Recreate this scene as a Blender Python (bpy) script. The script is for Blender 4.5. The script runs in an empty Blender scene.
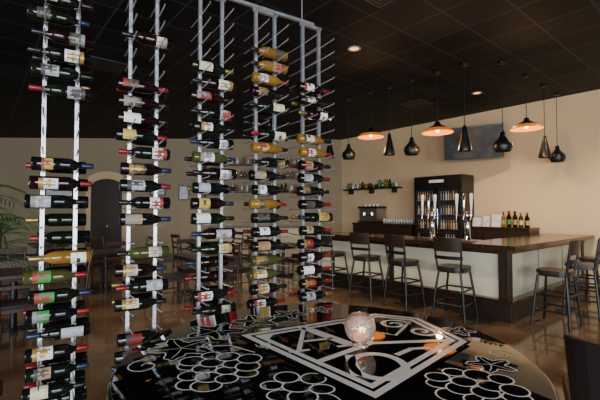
import bpy, math, random
from mathutils import Matrix, Vector
random.seed(11)
scn=bpy.context.scene
A=math.radians(39.74)
KX,KY=2.92,5.5
CEIL=3.95
def R(x,y,z=0.0):
    return Vector((KX+x*math.cos(A)-y*math.sin(A), KY+x*math.sin(A)+y*math.cos(A), z))

# ---------------------------------------------------------------- materials
def mat(name,col,rough=0.5,metal=0.0,col2=None,scale=5.0,detail=4.0,emit=None,estr=0.0,trans=0.0,bump=0.0,coat=0.0,bscale=None,stretch=None,spec=None):
    m=bpy.data.materials.new(name); m.use_nodes=True
    nt=m.node_tree; b=nt.nodes['Principled BSDF']
    b.inputs['Base Color'].default_value=(*col,1)
    b.inputs['Roughness'].default_value=rough
    b.inputs['Metallic'].default_value=metal
    if spec is not None: b.inputs['Specular IOR Level'].default_value=spec
    b.inputs['Transmission Weight'].default_value=trans
    b.inputs['Coat Weight'].default_value=coat
    if emit:
        b.inputs['Emission Color'].default_value=(*emit,1); b.inputs['Emission Strength'].default_value=estr
    tc=nt.nodes.new('ShaderNodeTexCoord'); mp=nt.nodes.new('ShaderNodeMapping')
    nt.links.new(tc.outputs['Object'],mp.inputs['Vector'])
    if stretch: mp.inputs['Scale'].default_value=stretch
    nz=nt.nodes.new('ShaderNodeTexNoise'); nz.inputs['Scale'].default_value=scale; nz.inputs['Detail'].default_value=detail
    nt.links.new(mp.outputs['Vector'],nz.inputs['Vector'])
    if col2 is None: col2=tuple(min(1,c*0.85) for c in col)
    cr=nt.nodes.new('ShaderNodeValToRGB')
    cr.color_ramp.elements[0].position=0.35; cr.color_ramp.elements[1].position=0.65
    cr.color_ramp.elements[0].color=(*col,1); cr.color_ramp.elements[1].color=(*col2,1)
    nt.links.new(nz.outputs['Fac'],cr.inputs['Fac']); nt.links.new(cr.outputs['Color'],b.inputs['Base Color'])
    if bump>0:
        bp=nt.nodes.new('ShaderNodeBump'); bp.inputs['Strength'].default_value=bump; bp.inputs['Distance'].default_value=0.02
        n2=nz
        if bscale:
            n2=nt.nodes.new('ShaderNodeTexNoise'); n2.inputs['Scale'].default_value=bscale
            nt.links.new(mp.outputs['Vector'],n2.inputs['Vector'])
        nt.links.new(n2.outputs['Fac'],bp.inputs['Height']); nt.links.new(bp.outputs['Normal'],b.inputs['Normal'])
    return m

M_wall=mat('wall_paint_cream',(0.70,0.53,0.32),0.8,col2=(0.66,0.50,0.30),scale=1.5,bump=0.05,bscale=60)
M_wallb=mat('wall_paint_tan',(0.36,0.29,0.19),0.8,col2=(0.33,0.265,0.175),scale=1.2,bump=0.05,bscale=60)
M_floor=mat('polished_concrete',(0.19,0.125,0.075),0.09,col2=(0.09,0.055,0.033),scale=1.3,detail=9,bump=0.012,bscale=5,spec=.7)
M_black=mat('black_metal',(0.007,0.007,0.008),0.35)
M_blackp=mat('black_pendant',(0.006,0.006,0.007),0.35,0.0)
M_alu=mat('polished_aluminium',(0.66,0.67,0.70),0.30,0.75,col2=(0.46,0.47,0.50),scale=22,stretch=(1,1,0.25))
M_chrome=mat('chrome',(0.8,0.8,0.82),0.08,1.0)
M_tabletop=mat('gloss_black_lacquer',(0.002,0.002,0.003),0.03,col2=(0.003,0.003,0.004))
M_inlay=mat('white_inlay',(0.92,0.86,0.79),0.3,col2=(0.86,0.80,0.73),scale=20)
M_counter=mat('dark_walnut_counter',(0.05,0.020,0.011),0.16,col2=(0.02,0.009,0.006),scale=6,stretch=(1,6,1))
M_dwood=mat('dark_wood',(0.032,0.017,0.011),0.4,col2=(0.018,0.010,0.007),scale=8,stretch=(4,4,0.6))
M_panel=mat('bar_panel_cream',(0.68,0.64,0.48),0.55,col2=(0.62,0.58,0.43),scale=3)
M_stoolseat=mat('stool_seat_dark',(0.035,0.019,0.013),0.35,col2=(0.02,0.012,0.009),scale=8)
M_chair=mat('chair_wood_brown',(0.05,0.02,0.013),0.35,col2=(0.03,0.012,0.009),scale=7,stretch=(3,3,0.6))
M_leather=mat('dark_leather',(0.012,0.008,0.008),0.45,bump=0.1,bscale=90)
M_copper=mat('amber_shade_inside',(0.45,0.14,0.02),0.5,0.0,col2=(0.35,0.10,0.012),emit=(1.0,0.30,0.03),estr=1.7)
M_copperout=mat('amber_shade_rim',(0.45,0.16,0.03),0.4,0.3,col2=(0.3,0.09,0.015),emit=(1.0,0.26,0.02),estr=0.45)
M_copperd=mat('dull_brass_inside',(0.14,0.06,0.02),0.4,0.6)
M_bulb=mat('warm_bulb',(1,0.7,0.4),0.4,emit=(1.0,0.58,0.22),estr=9)
M_can=mat('downlight_lens',(1,0.6,0.35),0.4,emit=(1.0,0.40,0.12),estr=2.6)
M_trim=mat('trim_white',(0.25,0.22,0.19),0.5)
M_screen=mat('tv_screen',(0.006,0.008,0.011),0.25,col2=(0.06,0.065,0.07),scale=2.6,spec=.2)
M_glassdoor=mat('cooler_glass',(0.015,0.018,0.022),0.06,col2=(0.03,0.03,0.035),scale=3)
M_glow=mat('cooler_sign_light',(0.8,0.85,0.9),0.5,emit=(0.75,0.85,1.0),estr=0.02)
M_clear=mat('drinking_glass',(0.75,0.78,0.8),0.05,col2=(0.6,0.63,0.65),metal=0.3)
M_green=mat('palm_leaf',(0.07,0.17,0.04),0.45,col2=(0.03,0.08,0.02),scale=6)
M_pot=mat('terracotta_pot',(0.25,0.12,0.07),0.7)
M_soil=mat('soil',(0.03,0.02,0.015),0.95)
M_steel=mat('stainless_steel',(0.45,0.45,0.46),0.3,1.0)
M_globe=mat('mercury_glass',(0.98,0.90,0.85),0.06,0.10,col2=(0.88,0.68,0.55),scale=38,trans=0.82,bump=0.7,bscale=26)
M_wax=mat('candle_wax',(0.75,0.38,0.16),0.6,emit=(1,0.38,0.1),estr=0.7)
M_flame=mat('flame',(1,0.6,0.2),0.5,emit=(1,0.5,0.15),estr=12)
M_vent=mat('vent_grey',(0.04,0.04,0.04),0.5)
M_paper=mat('paper',(0.8,0.8,0.78),0.7,col2=(0.5,0.55,0.65),scale=12)
M_door=mat('door_dark_wood',(0.03,0.017,0.012),0.4,col2=(0.018,0.010,0.008),scale=5,stretch=(4,4,0.5))
M_winframe=mat('window_frame',(0.06,0.06,0.06),0.4)
G=[mat('glass_darkgreen',(0.004,0.007,0.004),0.07),mat('glass_black',(0.004,0.004,0.005),0.07),mat('glass_deepred',(0.010,0.002,0.003),0.07),mat('glass_amber',(0.17,0.08,0.013),0.08,col2=(0.25,0.13,0.02)),mat('glass_olive',(0.05,0.055,0.012),0.08)]
L=[mat('label_white',(0.82,0.81,0.79),0.55,col2=(0.66,0.65,0.64),scale=60),mat('label_cream',(0.70,0.62,0.44),0.55,col2=(0.5,0.42,0.28),scale=60),mat('label_grey',(0.45,0.46,0.48),0.5,col2=(0.25,0.25,0.27),scale=60),mat('label_green',(0.04,0.26,0.05),0.5),mat('label_yellow',(0.58,0.43,0.09),0.5,col2=(0.4,0.28,0.06),scale=60),mat('label_black',(0.02,0.02,0.02),0.4,col2=(0.12,0.1,0.07),scale=70),mat('label_tan',(0.40,0.28,0.15),0.55,col2=(0.25,0.16,0.09),scale=60),mat('label_red',(0.24,0.015,0.015),0.5)]
TX=[mat('print_dark',(0.05,0.045,0.05),0.5),mat('print_grey',(0.24,0.23,0.23),0.5),mat('print_gold',(0.42,0.27,0.08),0.35,0.4),mat('print_red',(0.28,0.04,0.03),0.5)]
CP=[mat('capsule_black',(0.008,0.008,0.008),0.3),mat('capsule_red',(0.20,0.008,0.012),0.3),mat('capsule_gold',(0.35,0.24,0.08),0.3,0.7),mat('capsule_navy',(0.012,0.02,0.06),0.3)]
CPW=[0,0,0,1,1,2,3]

def ceiling_mat():
    m=bpy.data.materials.new('black_ceiling_tiles'); m.use_nodes=True
    nt=m.node_tree; b=nt.nodes['Principled BSDF']
    tc=nt.nodes.new('ShaderNodeTexCoord'); mp=nt.nodes.new('ShaderNodeMapping')
    mp.inputs['Rotation'].default_value=(0,0,-A)
    nt.links.new(tc.outputs['Object'],mp.inputs['Vector'])
    br=nt.nodes.new('ShaderNodeTexBrick'); br.offset=0.0; br.squash=1.0
    br.inputs['Scale'].default_value=1.0
    br.inputs['Brick Width'].default_value=0.61; br.inputs['Row Height'].default_value=0.61
    br.inputs['Mortar Size'].default_value=0.014; br.inputs['Mortar Smooth'].default_value=0.0
    br.inputs['Color1'].default_value=(0.005,0.005,0.0062,1); br.inputs['Color2'].default_value=(0.014,0.0135,0.016,1)
    br.inputs['Mortar'].default_value=(0.035,0.035,0.04,1)
    nt.links.new(mp.outputs['Vector'],br.inputs['Vector'])
    nt.links.new(br.outputs['Color'],b.inputs['Base Color'])
    b.inputs['Roughness'].default_value=0.6
    b.inputs['Specular IOR Level'].default_value=0.15
    return m
M_ceil=ceiling_mat()

# ---------------------------------------------------------------- mesh builder
class MB:
    def __init__(s): s.v=[];s.f=[];s.mi=[];s.sm=[];s.mats=[];s.T=Matrix.Identity(4)
    def idx(s,m):
        if m not in s.mats: s.mats.append(m)
        return s.mats.index(m)
    def add(s,vs,fs,m,smooth=False):
        o=len(s.v); s.v+= [tuple(s.T@Vector(p)) for p in vs]
        i=s.idx(m)
        for f in fs: s.f.append([o+k for k in f]); s.mi.append(i); s.sm.append(smooth)
    def box(s,x0,x1,y0,y1,z0,z1,m,M=None):
        vs=[(x,y,z) for z in (z0,z1) for y in (y0,y1) for x in (x0,x1)]
        if M is not None: vs=[tuple(M@Vector(p)) for p in vs]
        s.add(vs,[(0,2,3,1),(4,5,7,6),(0,1,5,4),(2,6,7,3),(0,4,6,2),(1,3,7,5)],m)
    def cyl(s,p0,p1,r0,m,r1=None,n=12,smooth=True):
        r1=r0 if r1 is None else r1
        p0=Vector(p0);p1=Vector(p1);d=(p1-p0).normalized()
        a=d.orthogonal().normalized(); b=d.cross(a)
        vs=[];
        for p,r in((p0,r0),(p1,r1)):
            for i in range(n):
                t=2*math.pi*i/n; vs.append(tuple(p+a*math.cos(t)*r+b*math.sin(t)*r))
        s.add(vs,[(i,(i+1)%n,n+(i+1)%n,n+i) for i in range(n)],m,smooth)
        s.add(vs,[tuple(range(n))[::-1],tuple(range(n,2*n))],m,False)
    def rev(s,prof,m,n=24,M=None,smooth=True):
        vs=[]
        for r,z in prof:
            for i in range(n):
                t=2*math.pi*i/n; vs.append((r*math.cos(t),r*math.sin(t),z))
        if M is not None: vs=[tuple(M@Vector(p)) for p in vs]
        fs=[]
        for k in range(len(prof)-1):
            for i in range(n):
                j=(i+1)%n; fs.append((k*n+i,k*n+j,(k+1)*n+j,(k+1)*n+i))
        s.add(vs,fs,m,smooth)
    def tube(s,pts,r,m,n=8):
        pts=[Vector(p) for p in pts]; rings=[]
        for i,p in enumerate(pts):
            d=(pts[min(i+1,len(pts)-1)]-pts[max(i-1,0)]).normalized()
            ref=Vector((0,0,1)) if abs(d.z)<0.9 else Vector((1,0,0))
            a=d.cross(ref).normalized(); b=d.cross(a)
            rr=r[i] if isinstance(r,list) else r
            rings.append([tuple(p+a*math.cos(2*math.pi*k/n)*rr+b*math.sin(2*math.pi*k/n)*rr) for k in range(n)])
        vs=[q for g in rings for q in g]; fs=[]
        for i in range(len(pts)-1):
            for k in range(n):
                fs.append((i*n+k,i*n+(k+1)%n,(i+1)*n+(k+1)%n,(i+1)*n+k))
        s.add(vs,fs,m,True); s.add(vs,[tuple(range(n)),tuple(range(len(vs)-n,len(vs)))],m)
    def poly(s,pts,z,m):
        s.add([(x,y,z) for x,y in pts],[tuple(range(len(pts)))],m)
    def prism(s,pts,z0,z1,m,smooth=False):
        n=len(pts); vs=[(x,y,z0) for x,y in pts]+[(x,y,z1) for x,y in pts]
        s.add(vs,[tuple(range(n))[::-1],tuple(range(n,2*n))],m)
        s.add(vs,[(i,(i+1)%n,n+(i+1)%n,n+i) for i in range(n)],m,smooth)
    def ribbon(s,pts,w,z,m,closed=False):
        P=[Vector((x,y)) for x,y in pts]; n=len(P); vs=[]
        for i in range(n):
            a=P[(i-1)%n] if (closed or i>0) else P[i]
            b=P[(i+1)%n] if (closed or i<n-1) else P[i]
            d=(b-a); d=d.normalized() if d.length>1e-6 else Vector((1,0))
            nn=Vector((-d.y,d.x))*w/2
            vs+=[(P[i].x+nn.x,P[i].y+nn.y,z),(P[i].x-nn.x,P[i].y-nn.y,z)]
        fs=[]
        for i in range(n if closed else n-1):
            j=(i+1)%n; fs.append((2*i,2*i+1,2*j+1,2*j))
        s.add(vs,fs,m)
    def obj(s,name,loc=(0,0,0),rz=0.0,bevel=0.0):
        me=bpy.data.meshes.new(name); me.from_pydata(s.v,[],s.f)
        for m in s.mats: me.materials.append(m)
        me.polygons.foreach_set('material_index',s.mi); me.polygons.foreach_set('use_smooth',s.sm)
        me.update()
        o=bpy.data.objects.new(name,me); scn.collection.objects.link(o)
        o.location=loc; o.rotation_euler=(0,0,rz)
        if bevel>0:
            b=o.modifiers.new('bevel','BEVEL'); b.width=bevel; b.segments=2; b.limit_method='ANGLE'; b.angle_limit=math.radians(50)
        return o
def inst(o,loc,rz,sc=1.0):
    c=bpy.data.objects.new(o.name.split('.')[0],o.data); scn.collection.objects.link(c)
    c.location=loc; c.rotation_euler=(0,0,rz); c.scale=(sc,sc,sc)
    for m in o.modifiers:
        if m.type=='BEVEL':
            b=c.modifiers.new('bevel','BEVEL'); b.width=m.width; b.segments=2; b.limit_method='ANGLE'; b.angle_limit=m.angle_limit
    return c

# ---------------------------------------------------------------- room shell
b=MB(); b.box(-11.2,13,-4.4,14,-0.1,0,M_floor); b.obj('floor')
b=MB(); b.box(-11.2,13,-4.4,14,CEIL,CEIL+0.1,M_ceil); b.obj('ceiling')
b=MB(); b.box(3.63,3.78,-11.5,6.9,0,CEIL,M_wall); b.obj('wall_right',(KX,KY,0),A)
b=MB(); b.box(3.60,3.63,0.62,6.7,0,0.12,M_dwood); b.obj('baseboard_right',(KX,KY,0),A)
C=R(3.63,6.73); W0=Vector((-11.2,12.6,0)); d=(C-W0); ang=math.atan2(d.y,d.x)
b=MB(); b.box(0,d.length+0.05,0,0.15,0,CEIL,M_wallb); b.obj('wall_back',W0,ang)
b=MB(); b.box(0,4.4,-0.02,0,0,0.14,M_dwood);b.box(5.75,d.length-0.05,-0.02,0,0,0.14,M_dwood); b.obj('baseboard_back',W0,ang)
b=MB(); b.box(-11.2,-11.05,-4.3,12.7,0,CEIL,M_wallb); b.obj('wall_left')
b=MB()
b.box(-11.2,12.5,-4.4,-4.25,0,0.6,M_wall); b.box(-11.2,12.5,-4.4,-4.25,3.1,CEIL,M_wall)
xs=[-11.2,-9.6,-6.4,-5.4,-2.2,-1.2,2.0,3.0,6.2,12.5]
for i in range(0,len(xs),2): b.box(xs[i],xs[i+1],-4.4,-4.25,0.6,3.1,M_wall)
b.obj('wall_front')
for i in range(1,len(xs)-1,2):
    x0,x1=xs[i],xs[i+1]; b=MB()
    for (a0,a1,c0,c1) in((x0,x0+.06,.6,3.1),(x1-.06,x1,.6,3.1),(x0,x1,.6,.66),(x0,x1,3.04,3.1),((x0+x1)/2-.03,(x0+x1)/2+.03,.6,3.1)):
        b.box(a0,a1,-4.37,-4.29,c0,c1,M_winframe)
    b.obj('window_%d'%((i+1)//2))

b=MB()
def arch(w,h,n=14):
    r=w/2; pts=[(-r,0)]
    for i in range(n+1):
        t=math.pi-math.pi*i/n; pts.append((r*math.cos(t),h-r*0.55+r*0.55*math.sin(t)))
    pts.append((r,0)); return pts
def vprism(b,pts,y0,y1,m):
    n=len(pts); vs=[(x,y0,z) for x,z in pts]+[(x,y1,z) for x,z in pts]
    b.add(vs,[tuple(range(n)),tuple(range(n,2*n))[::-1]],m); b.add(vs,[(i,n+i,n+(i+1)%n,(i+1)%n) for i in range(n)],m)
vprism(b,arch(1.36,2.85),-0.06,-0.002,M_wall)
vprism(b,arch(1.0,2.6),-0.08,-0.06,M_door)
for sx in(-.24,.24):
    b.box(sx-.17,sx+.17,-.095,-.08,.2,1.0,M_dwood); b.box(sx-.17,sx+.17,-.095,-.08,1.15,2.2,M_dwood)
b.cyl((.06,-.13,1.05),(.06,-.08,1.05),.03,M_chrome)
dv=d.normalized()
b.obj('door_1',W0+dv*4.85,ang)

# ---------------------------------------------------------------- bar
b=MB()
LL=3.95; RL=3.58
b.box(0,0.5,0,LL,0,1.0,M_panel); b.box(0.5,RL,0,0.5,0,1.0,M_panel)
b.box(-0.10,0,-0.10,LL,0,0.26,M_dwood); b.box(0,RL,-0.10,0,0,0.26,M_dwood)
b.box(-0.13,-.0,-0.13,LL,0.26,0.30,M_counter); b.box(0,RL,-0.13,0,0.26,0.30,M_counter)
b.box(-0.05,0.09,-0.05,0.09,0.3,1.0,M_dwood)
for y in (1.97,3.88): b.box(-0.03,0,y-.05,y+.05,0.3,1.0,M_dwood)
for x in (RL-0.07,): b.box(x-.05,x+.05,-0.03,0,0.3,1.0,M_dwood)
for x in (1.2,2.35): b.box(x-.012,x+.012,-0.01,0,0.3,1.0,M_trim)
b.box(-0.04,0,0.09,LL,0.93,1.0,M_dwood); b.box(0.09,RL,-0.04,0,0.93,1.0,M_dwood)
b.prism([(-0.2,-0.2),(RL+.02,-0.2),(RL+.02,0.6),(0.6,0.6),(0.6,LL+.1),(-0.2,LL+.1)],1.0,1.07,M_counter)
b.obj('bar_counter',(KX,KY,0),A,bevel=0.008)

def make_stool():
    b=MB(); h=0.75
    pts=[]
    for i in range(28):
        t=2*math.pi*i/28; c,s_=math.cos(t),math.sin(t)
        pts.append((0.21*abs(c)**.5*(1 if c>0 else -1),0.20*abs(s_)**.5*(1 if s_>0 else -1)))
    b.prism(pts,h-0.045,h,M_stoolseat,False)
    b.prism([(x*.9,y*.9) for x,y in pts],h-0.08,h-0.045,M_black)
    for sx in(-1,1):
        for sy in(-1,1):
            b.tube([(sx*.165,sy*.155,h-.06),(sx*.195,sy*.20,0.38),(sx*.225,sy*.235,0)],.018,M_black)
    for z in (.22,.42):
        x=.165+(.225-.165)*(1-z/h); y=.155+(.235-.155)*(1-z/h)
        for sx in(-1,1): b.cyl((sx*x,-y,z),(sx*x,y,z),.013,M_black,n=8)
        for sy in(-1,1): b.cyl((-x,sy*y,z),(x,sy*y,z),.013,M_black,n=8)
    for sy in(-1,1): b.tube([(-.17,sy*.165,h-.06),(-.20,sy*.185,.9),(-.235,sy*.19,1.14)],.016,M_black)
    def rail(z0,z1,m,bow=.035,th=.016,n=8,w=.205):
        vs=[];
        for i in range(n+1):
            y=-w+2*w*i/n; k=(1-(y/w)**2)*bow
            for z in(z0,z1):
                x=-.20-(z-.9)*.15-k
                vs+=[(x-th/2,y,z),(x+th/2,y,z)]
        fs=[]
        for i in range(n):
            o=4*i;p=o+4
            fs+=[(o,p,p+2,o+2),(o+1,o+3,p+3,p+1),(o+2,p+2,p+3,o+3),(o,o+1,p+1,p)]
        fs+=[(0,2,3,1),(4*n,4*n+1,4*n+3,4*n+2)]
        b.add(vs,fs,m)
    rail(.97,1.17,M_stoolseat); rail(.86,.91,M_black,th=.014)
    return b
sb=make_stool(); st=None
spots=[(-0.42,0.55,.1),(-0.42,1.42,-.08),(-0.42,2.2,0.12),(-0.42,3.05,-.05)]
for x,y,r in spots:
    if st is None: st=sb.obj('bar_stool',R(x,y),A+r,bevel=0.004)
    else: inst(st,R(x,y),A+r)
for x,y,r in[(0.30,-0.52,.0),(1.35,-0.55,.15),(2.3,-.5,-.1)]:
    inst(st,R(x,y),A+math.pi/2+r)

for nm,y0,y1 in(('back_bar_cabinet',.78,2.12),('back_bar_cabinet',3.60,5.7)):
    b=MB(); b.box(3.05,3.59,y0,y1,0.08,1.14,M_dwood); b.box(3.02,3.6,y0-.01,y1+.01,1.14,1.19,M_counter); b.box(3.1,3.59,y0+.02,y1-.02,0,.08,M_black)
    n=3
    for i in range(n):
        a=y0+(y1-y0)*i/n+.03; c=y0+(y1-y0)*(i+1)/n-.03
        b.box(3.035,3.05,a,c,.14,1.08,M_door); b.cyl((3.02,c-.05,.7),(3.02,c-.05,.85),.008,M_chrome,n=8)
    b.obj(nm,(KX,KY,0),A)
b=MB(); y0,y1=2.2,3.5
b.box(3.0,3.58,y0,y1,0.06,2.42,M_black)
b.box(2.97,3.0,y0+.02,y1-.02,2.16,2.40,M_blackp)
b.box(2.965,2.97,y0+.45,y1-.45,2.25,2.32,M_glow)
for a,c in((y0+.03,2.84),(2.86,y1-.03)):
    b.box(2.985,3.0,a,c,.3,2.12,M_glassdoor)
    for (p,q,r,s_) in((a,a+.05,.3,2.12),(c-.05,c,.3,2.12),(a,c,.3,.36),(a,c,2.06,2.12)): b.box(2.955,2.985,p,q,r,s_,M_black)
    for z in(.75,1.1,1.45,1.8):
        b.box(2.975,2.985,a+.05,c-.05,z,z+.012,M_steel)
        yy=a+.1
        while yy<c-.08:
            mm=random.choice([G[0],G[3],G[4],G[1],L[6],G[2],L[2]]); b.cyl((2.968,yy,z+.012),(2.968,yy,z+.16),.022,mm,n=8); b.cyl((2.968,yy,z+.16),(2.968,yy,z+.23),.009,mm,n=8); yy+=.065
for yy in(2.80,2.90):
    b.cyl((2.93,yy,1.0),(2.93,yy,1.6),.012,M_chrome)
    for z in(1.0,1.58): b.box(2.93,3.0,yy-.01,yy+.01,z,z+.02,M_chrome)
b.box(3.02,3.56,y0+.03,y1-.03,0,.06,M_black)
b.obj('beverage_cooler',(KX,KY,0),A)

def bottle_up(b,x,y,z,g,l,c,s=1.0):
    Mx=Matrix.Translation((x,y,z))@Matrix.Scale(s,4)
    b.rev([(0,0),(.036,0),(.0375,.006),(.0375,.18),(.030,.205),(.017,.225),(.0145,.235)],g,12,Mx)
    b.rev([(.0385,.05),(.0385,.14)],l,12,Mx)
    b.rev([(.0145,.235),(.015,.24),(.015,.295),(0,.298)],c,12,Mx)
b=MB()
for i in range(9):
    bottle_up(b,3.25+.12*(i%2),.88+i*.062,1.192,random.choice(G),random.choice(L),random.choice(CP),random.uniform(1.05,1.2))
b.obj('liquor_bottles',(KX,KY,0),A)
b=MB(); 
for y,w,h in((1.52,.2,.28),(1.75,.16,.24),(1.96,.2,.2)):
    Mx=Matrix.Translation((3.2,y,1.192))@Matrix.Rotation(math.radians(12),4,'Y')
    b.box(0,.006,-w/2,w/2,0,h,M_paper,Mx); b.box(.05,.056,-w/2+.02,w/2-.02,0,h*.6,M_paper,Matrix.Translation((3.2,y,1.192)))
b.obj('menu_cards',(KX,KY,0),A)
b=MB()
for i in range(24):
    y=3.7+(i%12)*.085; x=3.2+(i//12)*.1
    b.rev([(.0,0),(.028,0),(.036,.14),(.033,.14),(.026,.01)],M_clear,10,Matrix.Translation((x,y,1.192)))
b.obj('drinking_glasses',(KX,KY,0),A)
b=MB()
b.box(3.12,3.55,4.85,5.5,1.23,1.62,M_steel); b.box(3.08,3.55,4.82,5.53,1.62,1.68,M_black); b.box(3.05,3.55,4.82,5.53,1.2,1.24,M_black)
for y in(5.02,5.32): b.cyl((3.11,y,1.5),(3.11,y,1.42),.035,M_chrome); b.cyl((3.11,y,1.44),(2.98,y,1.42),.012,M_black)
for y in(4.95,5.1,5.25,5.4): b.cyl((3.3,y,1.68),(3.3,y,1.75),.035,M_inlay,r1=.045)
b.obj('espresso_machine',(KX,KY,0),A)
b=MB(); b.box(3.33,3.625,4.3,6.4,2.2,2.24,M_black)
for y in(4.5,5.35,6.2): b.box(3.4,3.625,y-.015,y+.015,2.08,2.2,M_black)
b.obj('wall_shelf',(KX,KY,0),A)
b=MB()
y=4.4
while y<6.3:
    h=random.uniform(.1,.28); w=random.uniform(.03,.06); mm=random.choice([M_clear,M_black,L[0],L[3],G[3],M_steel])
    b.rev([(0,0),(w,0),(w*1.1,h*.6),(w*.6,h),(0,h)],mm,10,Matrix.Translation((3.47,y,2.241))); y+=w*2.6
b.obj('shelf_decorations',(KX,KY,0),A)

def tap(loc):
    b=MB()
    b.rev([(0,0),(.075,0),(.075,.02),(.045,.035),(.04,.36),(.055,.38),(.055,.44),(.03,.47),(0,.475)],M_chrome,20)
    for i,t in enumerate((-.12,0,.12)):
        b.cyl((0,t*.3,.41),(-.12,t,.41),.014,M_chrome,n=10); b.cyl((-.12,t,.43),(-.135,t,.34),.012,M_chrome,r1=.008,n=10)
        b.tube([(-.11,t,.43),(-.11,t,.50),(-.108,t,.62),(-.1,t,.74),(-.1,t,.76)],[.010,.014,.022,.028,.012],(M_inlay if i!=1 else M_chrome),10)
    b.box(-.22,-.02,-.17,.17,0.0,.015,M_steel)
    return b.obj('beer_tap_tower',loc,A)
t=tap(R(.32,.72,1.071)); inst(t,R(.32,1.35,1.071),A)

b=MB(); b.T=Matrix.Rotation(math.radians(12),4,'X')
b.box(-.64,.64,-.03,.03,-.38,.38,M_black); b.box(-.61,.61,-.034,-.03,-.345,.35,M_screen); b.box(-.3,.3,.03,.08,-.2,.2,M_blackp)
b.T=Matrix.Identity(4)
tvp=R(3.05,1.95,3.14); tvr=math.atan2(-.5,.87)
Mi=(Matrix.Translation(tvp)@Matrix.Rotation(tvr,4,'Z')).inverted()
wp=Mi@R(3.6,2.05,3.2)
b.tube([(0,.06,0),((wp.x)*.5,.12+wp.y*.3,0.03),tuple(wp)],.025,M_black)
b.cyl(tuple(wp),tuple(wp+Vector((0.0,-.02,0))),.08,M_black)
b.obj('television',tvp,tvr)

# ---------------------------------------------------------------- pendants
def pend(kind,x,y,z):
    b=MB()
    mi=M_copperd
    if kind=='wide':
        b.rev([(.262,-.008),(.262,.0),(.235,.035),(.19,.062)],M_copperout,28)
        out=[(.19,.062),(.13,.095),(.055,.135),(.04,.18),(.02,.195),(0,.197)]
        inn=[(.260,-.007),(.228,.028),(.132,.085),(.045,.125),(0,.125)]
        mi=M_copper; top=.195
    elif kind=='fat':
        out=[(.115,0),(.145,.07),(.135,.14),(.075,.20),(.04,.26),(.035,.31),(.015,.33),(0,.33)]
        inn=[(.112,.001),(.14,.07),(.13,.135),(.065,.19),(0,.2)]
        top=.33
    else:
        out=[(.105,0),(.11,.03),(.078,.16),(.047,.30),(.03,.40),(.012,.42),(0,.42)]
        inn=[(.102,.001),(.105,.03),(.073,.155),(.03,.3),(0,.3)]
        top=.42
    b.rev(out,M_blackp,28); b.rev(inn,mi,28)
    if kind=='wide': b.rev([(0,.0),(.025,.005),(.035,.035),(.018,.075),(0,.09)],M_bulb,12)
    b.cyl((0,0,top-.01),(0,0,CEIL-z-.03),.006,M_black,n=6)
    b.rev([(0,CEIL-z-.035),(.05,CEIL-z-.03),(.06,CEIL-z),(0,CEIL-z)],M_black,16)
    b.obj('pendant_lamp',(x,y,z))
    if kind=='wide':
        l=bpy.data.lights.new('pendant_bulb_light','POINT'); l.energy=22; l.color=(1,.52,.22); l.shadow_soft_size=.05
        o=bpy.data.objects.new('pendant_bulb_light',l); scn.collection.objects.link(o); o.location=(x,y,z-.22)
for k,x,y,z in[('wide',1.43,7.76,3.04),('wide',2.37,6.63,2.90),('wide',4.0,6.79,3.0),
  ('fat',1.04,8.22,2.65),('tall',1.72,7.41,2.62),('fat',2.04,7.03,2.57),('tall',2.68,6.26,2.52),('fat',3.25,6.17,2.5),
  ('tall',4.66,7.33,2.56),('fat',5.25,7.86,2.55),('tall',.67,8.67,2.74)]:
    pend(k,x,y,z)

for x,y in[(.80,5.65),(3.6,7.8),(-1.5,6.6),(-4.2,7.5),(.3,10.0),(-2.8,10.6),(5.0,6.2)]:
    b=MB(); b.rev([(.10,0),(.105,-.012),(.075,-.014),(.07,-.002)],M_trim,24); b.rev([(.072,-.003),(0,-.003)],M_can,24)
    b.obj('recessed_downlight',(x,y,CEIL))
    e=330 if x>0.5 else 170
    l=bpy.data.lights.new('downlight_spot','SPOT'); l.energy=e; l.color=(1,.76,.50); l.spot_size=math.radians(120); l.spot_blend=.8; l.shadow_soft_size=.07
    o=bpy.data.objects.new('downlight_spot',l); scn.collection.objects.link(o); o.location=(x,y,CEIL-.03)
for x,y,w in[(.9,4.1,.56),(2.6,8.6,.56),(-3.2,6.3,.56)]:
    b=MB(); b.box(-w/2,w/2,-w/2,w/2,-.015,0,M_vent)
    for i in range(5):
        k=w/2-.03-i*.05; 
        b.box(-k,k,-k,-k+.012,-.022,-.015,M_black);b.box(-k,k,k-.012,k,-.022,-.015,M_black);b.box(-k,-k+.012,-k,k,-.022,-.015,M_black);b.box(k-.012,k,-k,k,-.022,-.015,M_black)
    b.obj('ceiling_vent',(x,y,CEIL),A)

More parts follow.
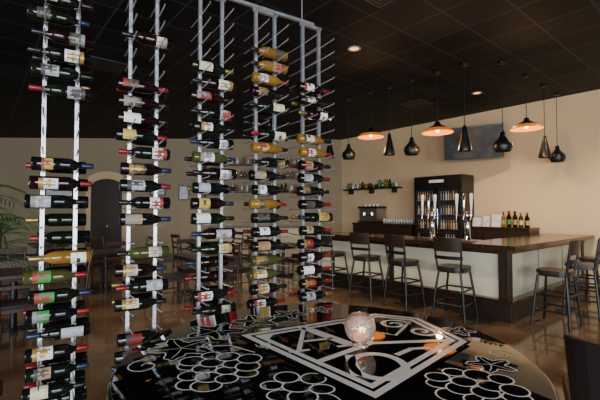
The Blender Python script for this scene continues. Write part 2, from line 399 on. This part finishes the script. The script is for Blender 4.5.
# ---------------------------------------------------------------- wine racks
RA=math.radians(32.7)
racks=[(x*1.10,y*1.10) for x,y in [(-1.095,1.758),(-.80,1.958),(-.500,2.15),(-.212,2.33),(.070,2.51)]]
RZ0,DZ,NR=.20,.0905,29; TOP=2.89; BS=.87
def hbottle(b,M,g,l,c,tx):
    b.T=M@Matrix.Scale(BS,4)
    Q=Matrix.Rotation(math.radians(90),4,'Y')
    b.rev([(0,-.15),(.033,-.15),(.0375,-.144),(.0375,.03),(.031,.055),(.018,.078),(.0145,.09)],g,14,Q)
    b.rev([(.0145,.09),(.0152,.092),(.0152,.145),(.013,.15),(0,.15)],c,12,Q)
    nx,na=8,8; x0=-.118+random.uniform(-.01,.015); x1=random.uniform(-.05,-.008); r=.0381
    kind=random.random()
    cells={}
    for i in range(nx):
        for j in range(na):
            m=l
            if kind<.3 and 2<=i<=5 and 2<=j<=5 and random.random()<.45: m=tx
            elif kind<.5 and i in(1,4) and 2<=j<=6: m=tx
            elif kind<.7 and 1<=i<=6 and j in(3,5): m=tx
            elif kind<.8 and (i<2): m=tx
            elif kind<.88 and 3<=i<=4 and 3<=j<=5: m=tx
            cells.setdefault(m,[]).append((i,j))
    vs=[]
    a0=random.uniform(-65,-45); a1=random.uniform(50,80)
    for i in range(nx+1):
        for j in range(na+1):
            t=math.radians(a0+(a1-a0)*j/na)
            vs.append((x0+(x1-x0)*i/nx,-r*math.cos(t),r*math.sin(t)))
    for m,cl in cells.items():
        b.add(vs,[(i*(na+1)+j,(i+1)*(na+1)+j,(i+1)*(na+1)+j+1,i*(na+1)+j+1) for i,j in cl],m,True)
    b.T=Matrix.Identity(4)
emptyabove=[9,2.50,2.44,2.62,2.48]
for ri,(x,y) in enumerate(racks):
    b=MB()
    for sx in(-.070,.070):
        b.box(sx-.009,sx+.009,-.011,.011,0,TOP,M_alu)
        for k in range(NR):
            z=RZ0+k*DZ
            b.tube([(sx,-.185,z+.010),(sx,-.175,z+.004),(sx,0,z),(sx,.175,z+.004),(sx,.185,z+.010)],.0036,M_alu,6)
    b.box(-.09,.09,-.011,.011,TOP-.02,TOP,M_alu); b.box(-.11,.11,-.06,.06,0,.012,M_alu)
    b.obj('wine_rack',(x,y,0),RA)
    b=MB(); gap=0
    for k in range(NR):
        z=RZ0+k*DZ+.0032+.0385*BS
        if gap>0: gap-=1; occ=False
        else:
            occ=random.random()<.88
            if not occ and random.random()<.35: gap=1
        if z>emptyabove[ri]: occ=False
        if ri==0 and k in(13,14,19,20): occ=False
        if occ:
            u=random.random()
            g=random.choice(G[:3]) if u<.92 else random.choice(G[3:])
            if ri==3 and z>2.4: g=G[3]
            l=random.choice([L[0]]*7+[L[1]]*5+[L[2]]*3+[L[4],L[4],L[5],L[5],L[5],L[6],L[6],L[7]])
            if ri==0 and k in(9,10,11): l=L[3]
            if ri==0 and k==11: g=G[4]
            M=Matrix.Translation((random.uniform(-.014,.014),-.055,z))
            if random.random()<.22: M=M@Matrix.Rotation(math.pi,4,'Y')
            M=M@Matrix.Rotation(random.uniform(-.45,.3),4,'X')
            hbottle(b,M,g,l,CP[random.choice(CPW)],random.choice(TX))
        if random.random()<.45 and z<emptyabove[ri]:
            M=Matrix.Translation((random.uniform(-.012,.012),.055,z))@Matrix.Rotation(math.pi,4,'Z')
            hbottle(b,M,random.choice(G[:3]),random.choice(L[:3]),CP[random.choice(CPW)],random.choice(TX))
    b.obj('wine_bottles',(x,y,0),RA)
b=MB()
b.box(-.25,1.55,-.010,.010,TOP+.001,TOP+.02,M_alu)
for t in(0.0,.75,1.45):
    b.cyl((t,0,TOP+.02),(t,0,CEIL),.004,M_alu,n=8)
b.obj('rack_top_rail',(racks[0][0],racks[0][1],0),math.atan2(racks[4][1]-racks[0][1],racks[4][0]-racks[0][0]))

# ---------------------------------------------------------------- round table
b=MB(); TC=(.09,1.40); TR=.70; TH=1.05
b.rev([(0,TH),(TR-.012,TH),(TR-.004,TH-.004),(TR,TH-.012),(TR,TH-.035),(TR-.01,TH-.042),(0,TH-.042)],M_tabletop,96,Matrix.Translation((TC[0],TC[1],0)))
b.rev([(0,TH-.042),(.2,TH-.045),(.06,TH-.09),(.05,.5),(.05,.12),(.09,.06),(.30,.03),(.32,.0),(0,0)],M_black,32,Matrix.Translation((TC[0],TC[1],0)))
zl=[TH+.0004]
def circ(cx_,cy_,rx,ry,n=28,ph=0,wob=0,k=5): 
    return [(cx_+rx*(1+wob*math.sin(k*2*math.pi*i/n))*math.cos(2*math.pi*i/n+ph),cy_+ry*(1+wob*math.sin(k*2*math.pi*i/n))*math.sin(2*math.pi*i/n+ph)) for i in range(n)]
def spiral(x,y,r0,turns,n=40,ph=0,s=1):
    return [(x+s*(r0*(1-i/n*.85))*math.cos(ph+turns*2*math.pi*i/n),y+(r0*(1-i/n*.85))*math.sin(ph+turns*2*math.pi*i/n)) for i in range(n)]
def step(): zl[0]+=.00004; return zl[0]
def inside(pts,mg=.02): return all((Vector(p)-Vector(TC)).length<TR-mg for p in pts)
def outlined(pts,w):
    if not inside(pts): return
    b.poly(pts,step(),M_tabletop); b.ribbon(pts,w,step(),M_inlay,True)
for args in((-.12,1.46,.06,1.2,40,1,1),(.04,1.02,.07,1.3,40,0,1),(.70,1.36,.05,1.2,40,0,1),(-.50,1.26,.06,1.2,40,2,1)):
    P=spiral(*args[:4],n=args[4],ph=args[5],s=args[6])
    if inside(P): b.ribbon(P,.005,step(),M_inlay)
b.ribbon([(-.54,1.46),(-.46,1.46),(-.36,1.44),(-.26,1.45),(-.16,1.38)],.007,step(),M_inlay)
def leaf(x,y,r,ph):
    pts=[]; n=90
    for i in range(n):
        t=2*math.pi*i/n; rr=r*(.74+.22*math.cos(5*t))*(1+.05*math.sin(20*t))
        pts.append((x+rr*math.cos(t+ph),y+rr*.92*math.sin(t+ph)))
    if not inside(pts): return
    outlined(pts,.005)
    z=step()
    for a in range(5):
        t=ph+a*2*math.pi/5
        b.ribbon([(x,y),(x+r*.4*math.cos(t+.08),y+r*.4*math.sin(t+.08)),(x+r*.78*math.cos(t),y+r*.75*math.sin(t))],.003,z,M_inlay)
for L_ in((.10,1.97,.07,.2),(-.05,1.89,.09,1.2),(-.20,1.77,.11,.7),(-.35,1.62,.13,.1),(-.43,1.42,.13,.9),(.66,1.62,.07,1.1),(.62,1.27,.08,1.7)): leaf(*L_)
def grapes(x0,y0,dirx,diry,rows,r=.038):
    dl=Vector((dirx,diry)).normalized(); pn=Vector((-dl.y,dl.x))
    for k in range(len(rows)-1,-1,-1):
        nr=rows[k]
        for i in range(nr):
            rr=r*random.uniform(.85,1.2)
            c=Vector((x0,y0))+dl*(k*r*1.4)+pn*((i-(nr-1)/2)*r*1.7)+Vector((random.uniform(-.009,.009),random.uniform(-.009,.009)))
            P=circ(c.x,c.y,rr,rr*random.uniform(.8,1),20,random.random()*3)
            if not inside(P): continue
            outlined(P,.0055)
grapes(-.24,1.33,-.25,-1,[3,4,4,3,2])
grapes(.53,1.18,-.45,-1,[3,4,4,3])
grapes(.00,1.16,-.2,-1,[2,3,2])
z1=zl[0]+.0004; z2=z1+.0004; z3=z2+.0004; z4=z3+.0004; z5=z4+.0004
poly=[(-.235,1.555),(.36,1.875),(.545,1.80),(.635,1.48),(.20,1.035)]
def off(P,dd):
    n=len(P); out=[]
    for i in range(n):
        p0=Vector(P[i-1]);p1=Vector(P[i]);p2=Vector(P[(i+1)%n])
        e1=(p1-p0).normalized(); e2=(p2-p1).normalized()
        n1=Vector((e1.y,-e1.x)); n2=Vector((e2.y,-e2.x))
        m_=(n1+n2); m_=m_/max(.25,m_.dot(n1)); out.append((p1.x+m_.x*dd,p1.y+m_.y*dd))
    return out
b.poly(off(poly,-.012),z1,M_tabletop); b.poly(poly,z2,M_inlay); b.poly(off(poly,.024),z3,M_tabletop)
q=off(poly,.036)
def lerp(a,c,t): return (a[0]+(c[0]-a[0])*t,a[1]+(c[1]-a[1])*t)
b.poly(q,z3+.0002,M_inlay); q=off(q,.008)
top=lerp(q[0],q[1],.68); bot=lerp(q[0],q[4],.60); mid=(.265,1.46)
g_=.014
b.poly(off([lerp(q[0],q[1],.09),top,mid,bot,lerp(q[0],q[4],.09)],g_),z4,M_tabletop)
b.poly(off([top,q[1],q[2],q[3],mid],g_),z4,M_tabletop)
b.poly(off([bot,mid,lerp(mid,q[3],.95),lerp(q[3],q[4],.12),q[4]],g_),z4,M_tabletop)
def stroke(pts,w,cx_,cy_,ro,m=M_inlay,closed=False,k=1.0):
    c,s_=math.cos(ro)*k,math.sin(ro)*k; b.ribbon([(cx_+x*c-y*s_,cy_+x*s_+y*c) for x,y in pts],w,z5,m,closed)
ra=.30; ax,ay,k_=.055,1.525,1.30
for P,w in(([(-.075,-.09),(.0,.10)],.018),([(-.005,.115),(.078,-.09)],.046),([(-.045,-.025),(.05,-.025)],.018),([(-.105,-.095),(-.045,-.095)],.016),([(.035,-.095),(.12,-.095)],.016)):
    stroke(P,w,ax,ay,ra,k=k_)
b.ribbon(circ(.25,1.25,.085,.10),.028,z5,M_inlay,True)
b.ribbon([(.17,1.17),(.17,1.34)],.034,z5,M_inlay)
b.ribbon([(.33,1.34),(.40,1.40),(.47,1.41)],.022,z5,M_inlay)
b.ribbon(spiral(.41,1.70,.07,1.5),.015,z5,M_inlay); b.ribbon(spiral(.50,1.60,.065,1.5,ph=2,s=-1),.015,z5,M_inlay)
b.ribbon([(.33,1.58),(.38,1.55),(.44,1.65),(.49,1.74)],.013,z5,M_inlay)
ZT=z5
b.obj('round_bar_table')

b=MB()
b.rev([(0,0),(.030,0),(.031,.003),(.012,.007),(.009,.012),(.016,.017)],M_globe,28)
prof=[(.016,.017),(.024,.018)]
for i in range(1,14):
    t=math.radians(-62+ (62+55)*i/13); prof.append((.057*math.cos(t),.068+.057*math.sin(t)))
prof2=[(r-.004,z) for r,z in prof[::-1] if r>.03]+[(0,.022)]
b.rev(prof+prof2,M_globe,32)
b.rev([(0,.024),(.026,.024),(.036,.042),(0,.045)],M_wax,16); b.rev([(0,.045),(.004,.05),(.0045,.058),(0,.07)],M_flame,8)
b.obj('candle_holder',(.22,1.43,ZT+.0005))

# ---------------------------------------------------------------- dining furniture
def make_chair():
    b=MB()
    b.box(-.21,.21,-.21,.21,.43,.47,M_leather)
    b.box(-.2,.2,-.2,.2,.38,.43,M_chair)
    for sx in(-1,1):
        b.tube([(sx*.18,.18,0),(sx*.185,.185,.4)],[.014,.02],M_chair,8)
        b.tube([(sx*.18,-.24,0),(sx*.185,-.2,.42),(sx*.185,-.23,.75),(sx*.18,-.28,1.0)],[.015,.02,.018,.016],M_chair,8)
        b.cyl((sx*.18,-.22,.2),(sx*.18,.18,.2),.010,M_chair,n=8)
    for z,h in((.95,.08),(.8,.04),(.68,.04)):
        yy=-.2-.08*(z-.42)/.58-.012
        b.box(-.18,.18,yy-.01,yy+.01,z-h/2,z+h/2,M_chair)
    return b
def make_table():
    b=MB(); b.box(-.42,.42,-.42,.42,.71,.75,M_dwood); b.box(-.36,.36,-.36,.36,.67,.71,M_black)
    b.cyl((0,0,.03),(0,0,.67),.04,M_black,n=16); b.box(-.3,.3,-.035,.035,0,.03,M_black); b.box(-.035,.035,-.3,.3,0,.03,M_black)
    return b
cb=make_chair(); tb=make_table(); ch=None; dt=None
def place(x,y,rot,cs):
    global ch,dt
    if dt is None: dt=tb.obj('dining_table',(x,y,0),rot,bevel=.005)
    else: inst(dt,(x,y,0),rot)
    for k in cs:
        t=rot+k*math.pi/2; dd=.62
        px=x-math.sin(t)*(-dd); py=y+math.cos(t)*(-dd)
        if ch is None: ch=cb.obj('dining_chair',(px,py,0),t,bevel=.004)
        else: inst(ch,(px,py,0),t+random.uniform(-.12,.12))
place(-3.75,5.1,A,(0,1,2,3))
place(-3.9,7.8,A,(0,1,2,3))
place(-1.7,7.0,A,(0,1,2,3))
place(-2.3,9.8,A,(0,1,3))
place(-.4,9.3,A,(0,1,2,3))
place(-6.2,9.6,A,(0,1,2,3))
b=MB()
b.box(-.27,.27,-.27,.27,.38,.48,M_leather)
for sx in(-1,1):
    for sy in(-1,1): b.tube([(sx*.22,sy*.22,0),(sx*.22,sy*.22,.4)],.02,M_dwood,8)
n=10; vs=[]
for i in range(n+1):
    t=math.radians(-60+120*i/n); 
    for z,rr in((.44,.27),(.86,.31)):
        for th in(0,.05): vs.append(((rr+th)*math.sin(t)*.95,-(rr+th)*math.cos(t),z))
fs=[]
for i in range(n):
    o=4*i;p=o+4; fs+=[(o,p,p+2,o+2),(o+1,o+3,p+3,p+1),(o+2,p+2,p+3,o+3),(o,o+1,p+1,p)]
fs+=[(0,2,3,1),(4*n,4*n+1,4*n+3,4*n+2)]
b.add(vs,fs,M_leather,False)
lc=b.obj('leather_chair',(1.82,2.2,0),math.radians(-30),bevel=.012)
inst(lc,(2.75,3.05,0),math.radians(60))
inst(lc,(-2.05,2.15,0),math.radians(-160))

b=MB()
for z in(2.15,2.6,3.05):
    b.box(0,3.6,-.3,-.005,z,z+.035,M_dwood)
for x in(.05,1.8,3.55): b.box(x-.02,x+.02,-.3,-.005,2.0,3.1,M_dwood)
b.obj('display_shelf',W0+dv*8.0,ang)
b=MB()
for z in(2.186,2.636,3.086):
    x=.15
    while x<3.45:
        if abs(x-1.8)>.08:
            h=random.uniform(.15,.3); w=random.uniform(.03,.05); mm=random.choice([M_clear,M_clear,L[0],G[0],G[3],M_steel])
            b.rev([(0,0),(w,0),(w*1.05,h*.55),(w*.5,h*.8),(w*.5,h),(0,h)],mm,10,Matrix.Translation((x,-.15,z)))
        x+=random.uniform(.12,.2)
b.obj('shelf_glassware',W0+dv*8.0,ang)
b=MB(); b.box(0,3.0,-.65,-.03,.0,1.0,M_panel); b.box(-.03,3.03,-.7,-.03,1.0,1.05,M_counter)
for x in(.75,1.5,2.25): b.box(x-.01,x+.01,-.66,-.65,.1,.95,M_dwood)
b.box(0,3.0,-.66,-.65,0,.1,M_dwood)
b.obj('service_counter',W0+dv*8.3,ang)
for t,z,w,h in((7.35,2.15,.35,.5),(6.5,2.25,.5,.4),(3.3,2.3,.9,.65)):
    b=MB(); b.box(-w/2,w/2,-.03,-.002,-h/2,h/2,M_black); b.box(-w/2+.04,w/2-.04,-.034,-.03,-h/2+.04,h/2-.04,M_paper)
    p=W0+dv*t; b.obj('picture_frame',(p.x,p.y,z),ang)

b=MB()
b.rev([(0,0),(.17,0),(.22,.36),(.24,.38),(.24,.42),(.21,.42),(.2,.37),(0,.37)],M_pot,24)
b.rev([(.2,.375),(0,.38)],M_soil,16)
for k in range(4): b.tube([(.03*math.cos(k*1.6),.03*math.sin(k*1.6),.36),(.05*math.cos(k*1.6),.05*math.sin(k*1.6),.9),(.07*math.cos(k*1.6),.07*math.sin(k*1.6),1.62)],[.022,.018,.012],M_soil,8)
for k in range(26):
    az=k*2.4+random.uniform(-.2,.2); el=random.uniform(.5,1.25); Lr=random.uniform(.5,.72)
    base=Vector((.05*math.cos(az),.05*math.sin(az),random.uniform(1.1,1.65)))
    pts=[]
    for i in range(9):
        s_=i/8; rr=Lr*s_*math.cos(el)*(1+.25*s_); zz=Lr*s_*math.sin(el)-.55*Lr*s_*s_
        pts.append(base+Vector((rr*math.cos(az),rr*math.sin(az),zz)))
    b.tube([tuple(p) for p in pts],[.006-.0006*i for i in range(9)],M_green,5)
    side=Vector((-math.sin(az),math.cos(az),0))
    for i in range(2,9):
        for q_ in(0,.5):
            if i==8 and q_: continue
            p=pts[i]+(pts[min(i+1,8)]-pts[i])*q_; dd=(pts[i]-pts[i-1]).normalized(); ll=.26*(1-abs(i-4.5)/7)
            for sg in(-1,1):
                tip=p+side*sg*ll*.75+dd*ll*.7+Vector((0,0,-.05)); mid_=(p+tip)/2+Vector((0,0,.015)); w=dd*.009
                b.add([tuple(p-w*.4),tuple(mid_-w),tuple(tip),tuple(mid_+w),tuple(p+w*.4)],[(0,1,2,3,4)],M_green)
pp=b.obj('potted_palm',(-2.98,3.2,0))
inst(pp,(-4.95,6.35,0),1.3,.8)

# ---------------------------------------------------------------- lights
def area(name,loc,rot,sx,sy,e,col):
    l=bpy.data.lights.new(name,'AREA'); l.shape='RECTANGLE'; l.size=sx; l.size_y=sy; l.energy=e; l.color=col
    o=bpy.data.objects.new(name,l); scn.collection.objects.link(o); o.location=loc; o.rotation_euler=rot
for x,e in((-8.0,260),(-3.8,340),(.4,360),(4.6,360)):
    area('window_daylight',(x,-4.2,1.85),(math.radians(90),0,0),3.0,2.3,e,(.88,.94,1.0))
w=bpy.data.worlds.new('sky'); scn.world=w; w.use_nodes=True
bg=w.node_tree.nodes['Background']; sk=w.node_tree.nodes.new('ShaderNodeTexSky'); sk.sun_disc=False; sk.sun_elevation=math.radians(35)
w.node_tree.links.new(sk.outputs['Color'],bg.inputs['Color']); bg.inputs['Strength'].default_value=.15

cam=bpy.data.cameras.new('camera'); cam.lens=23.2; cam.sensor_width=36; cam.clip_start=.05
co=bpy.data.objects.new('camera',cam); scn.collection.objects.link(co)
co.location=(0,0,1.55); co.rotation_euler=(math.radians(91.6),0,0)
scn.camera=co
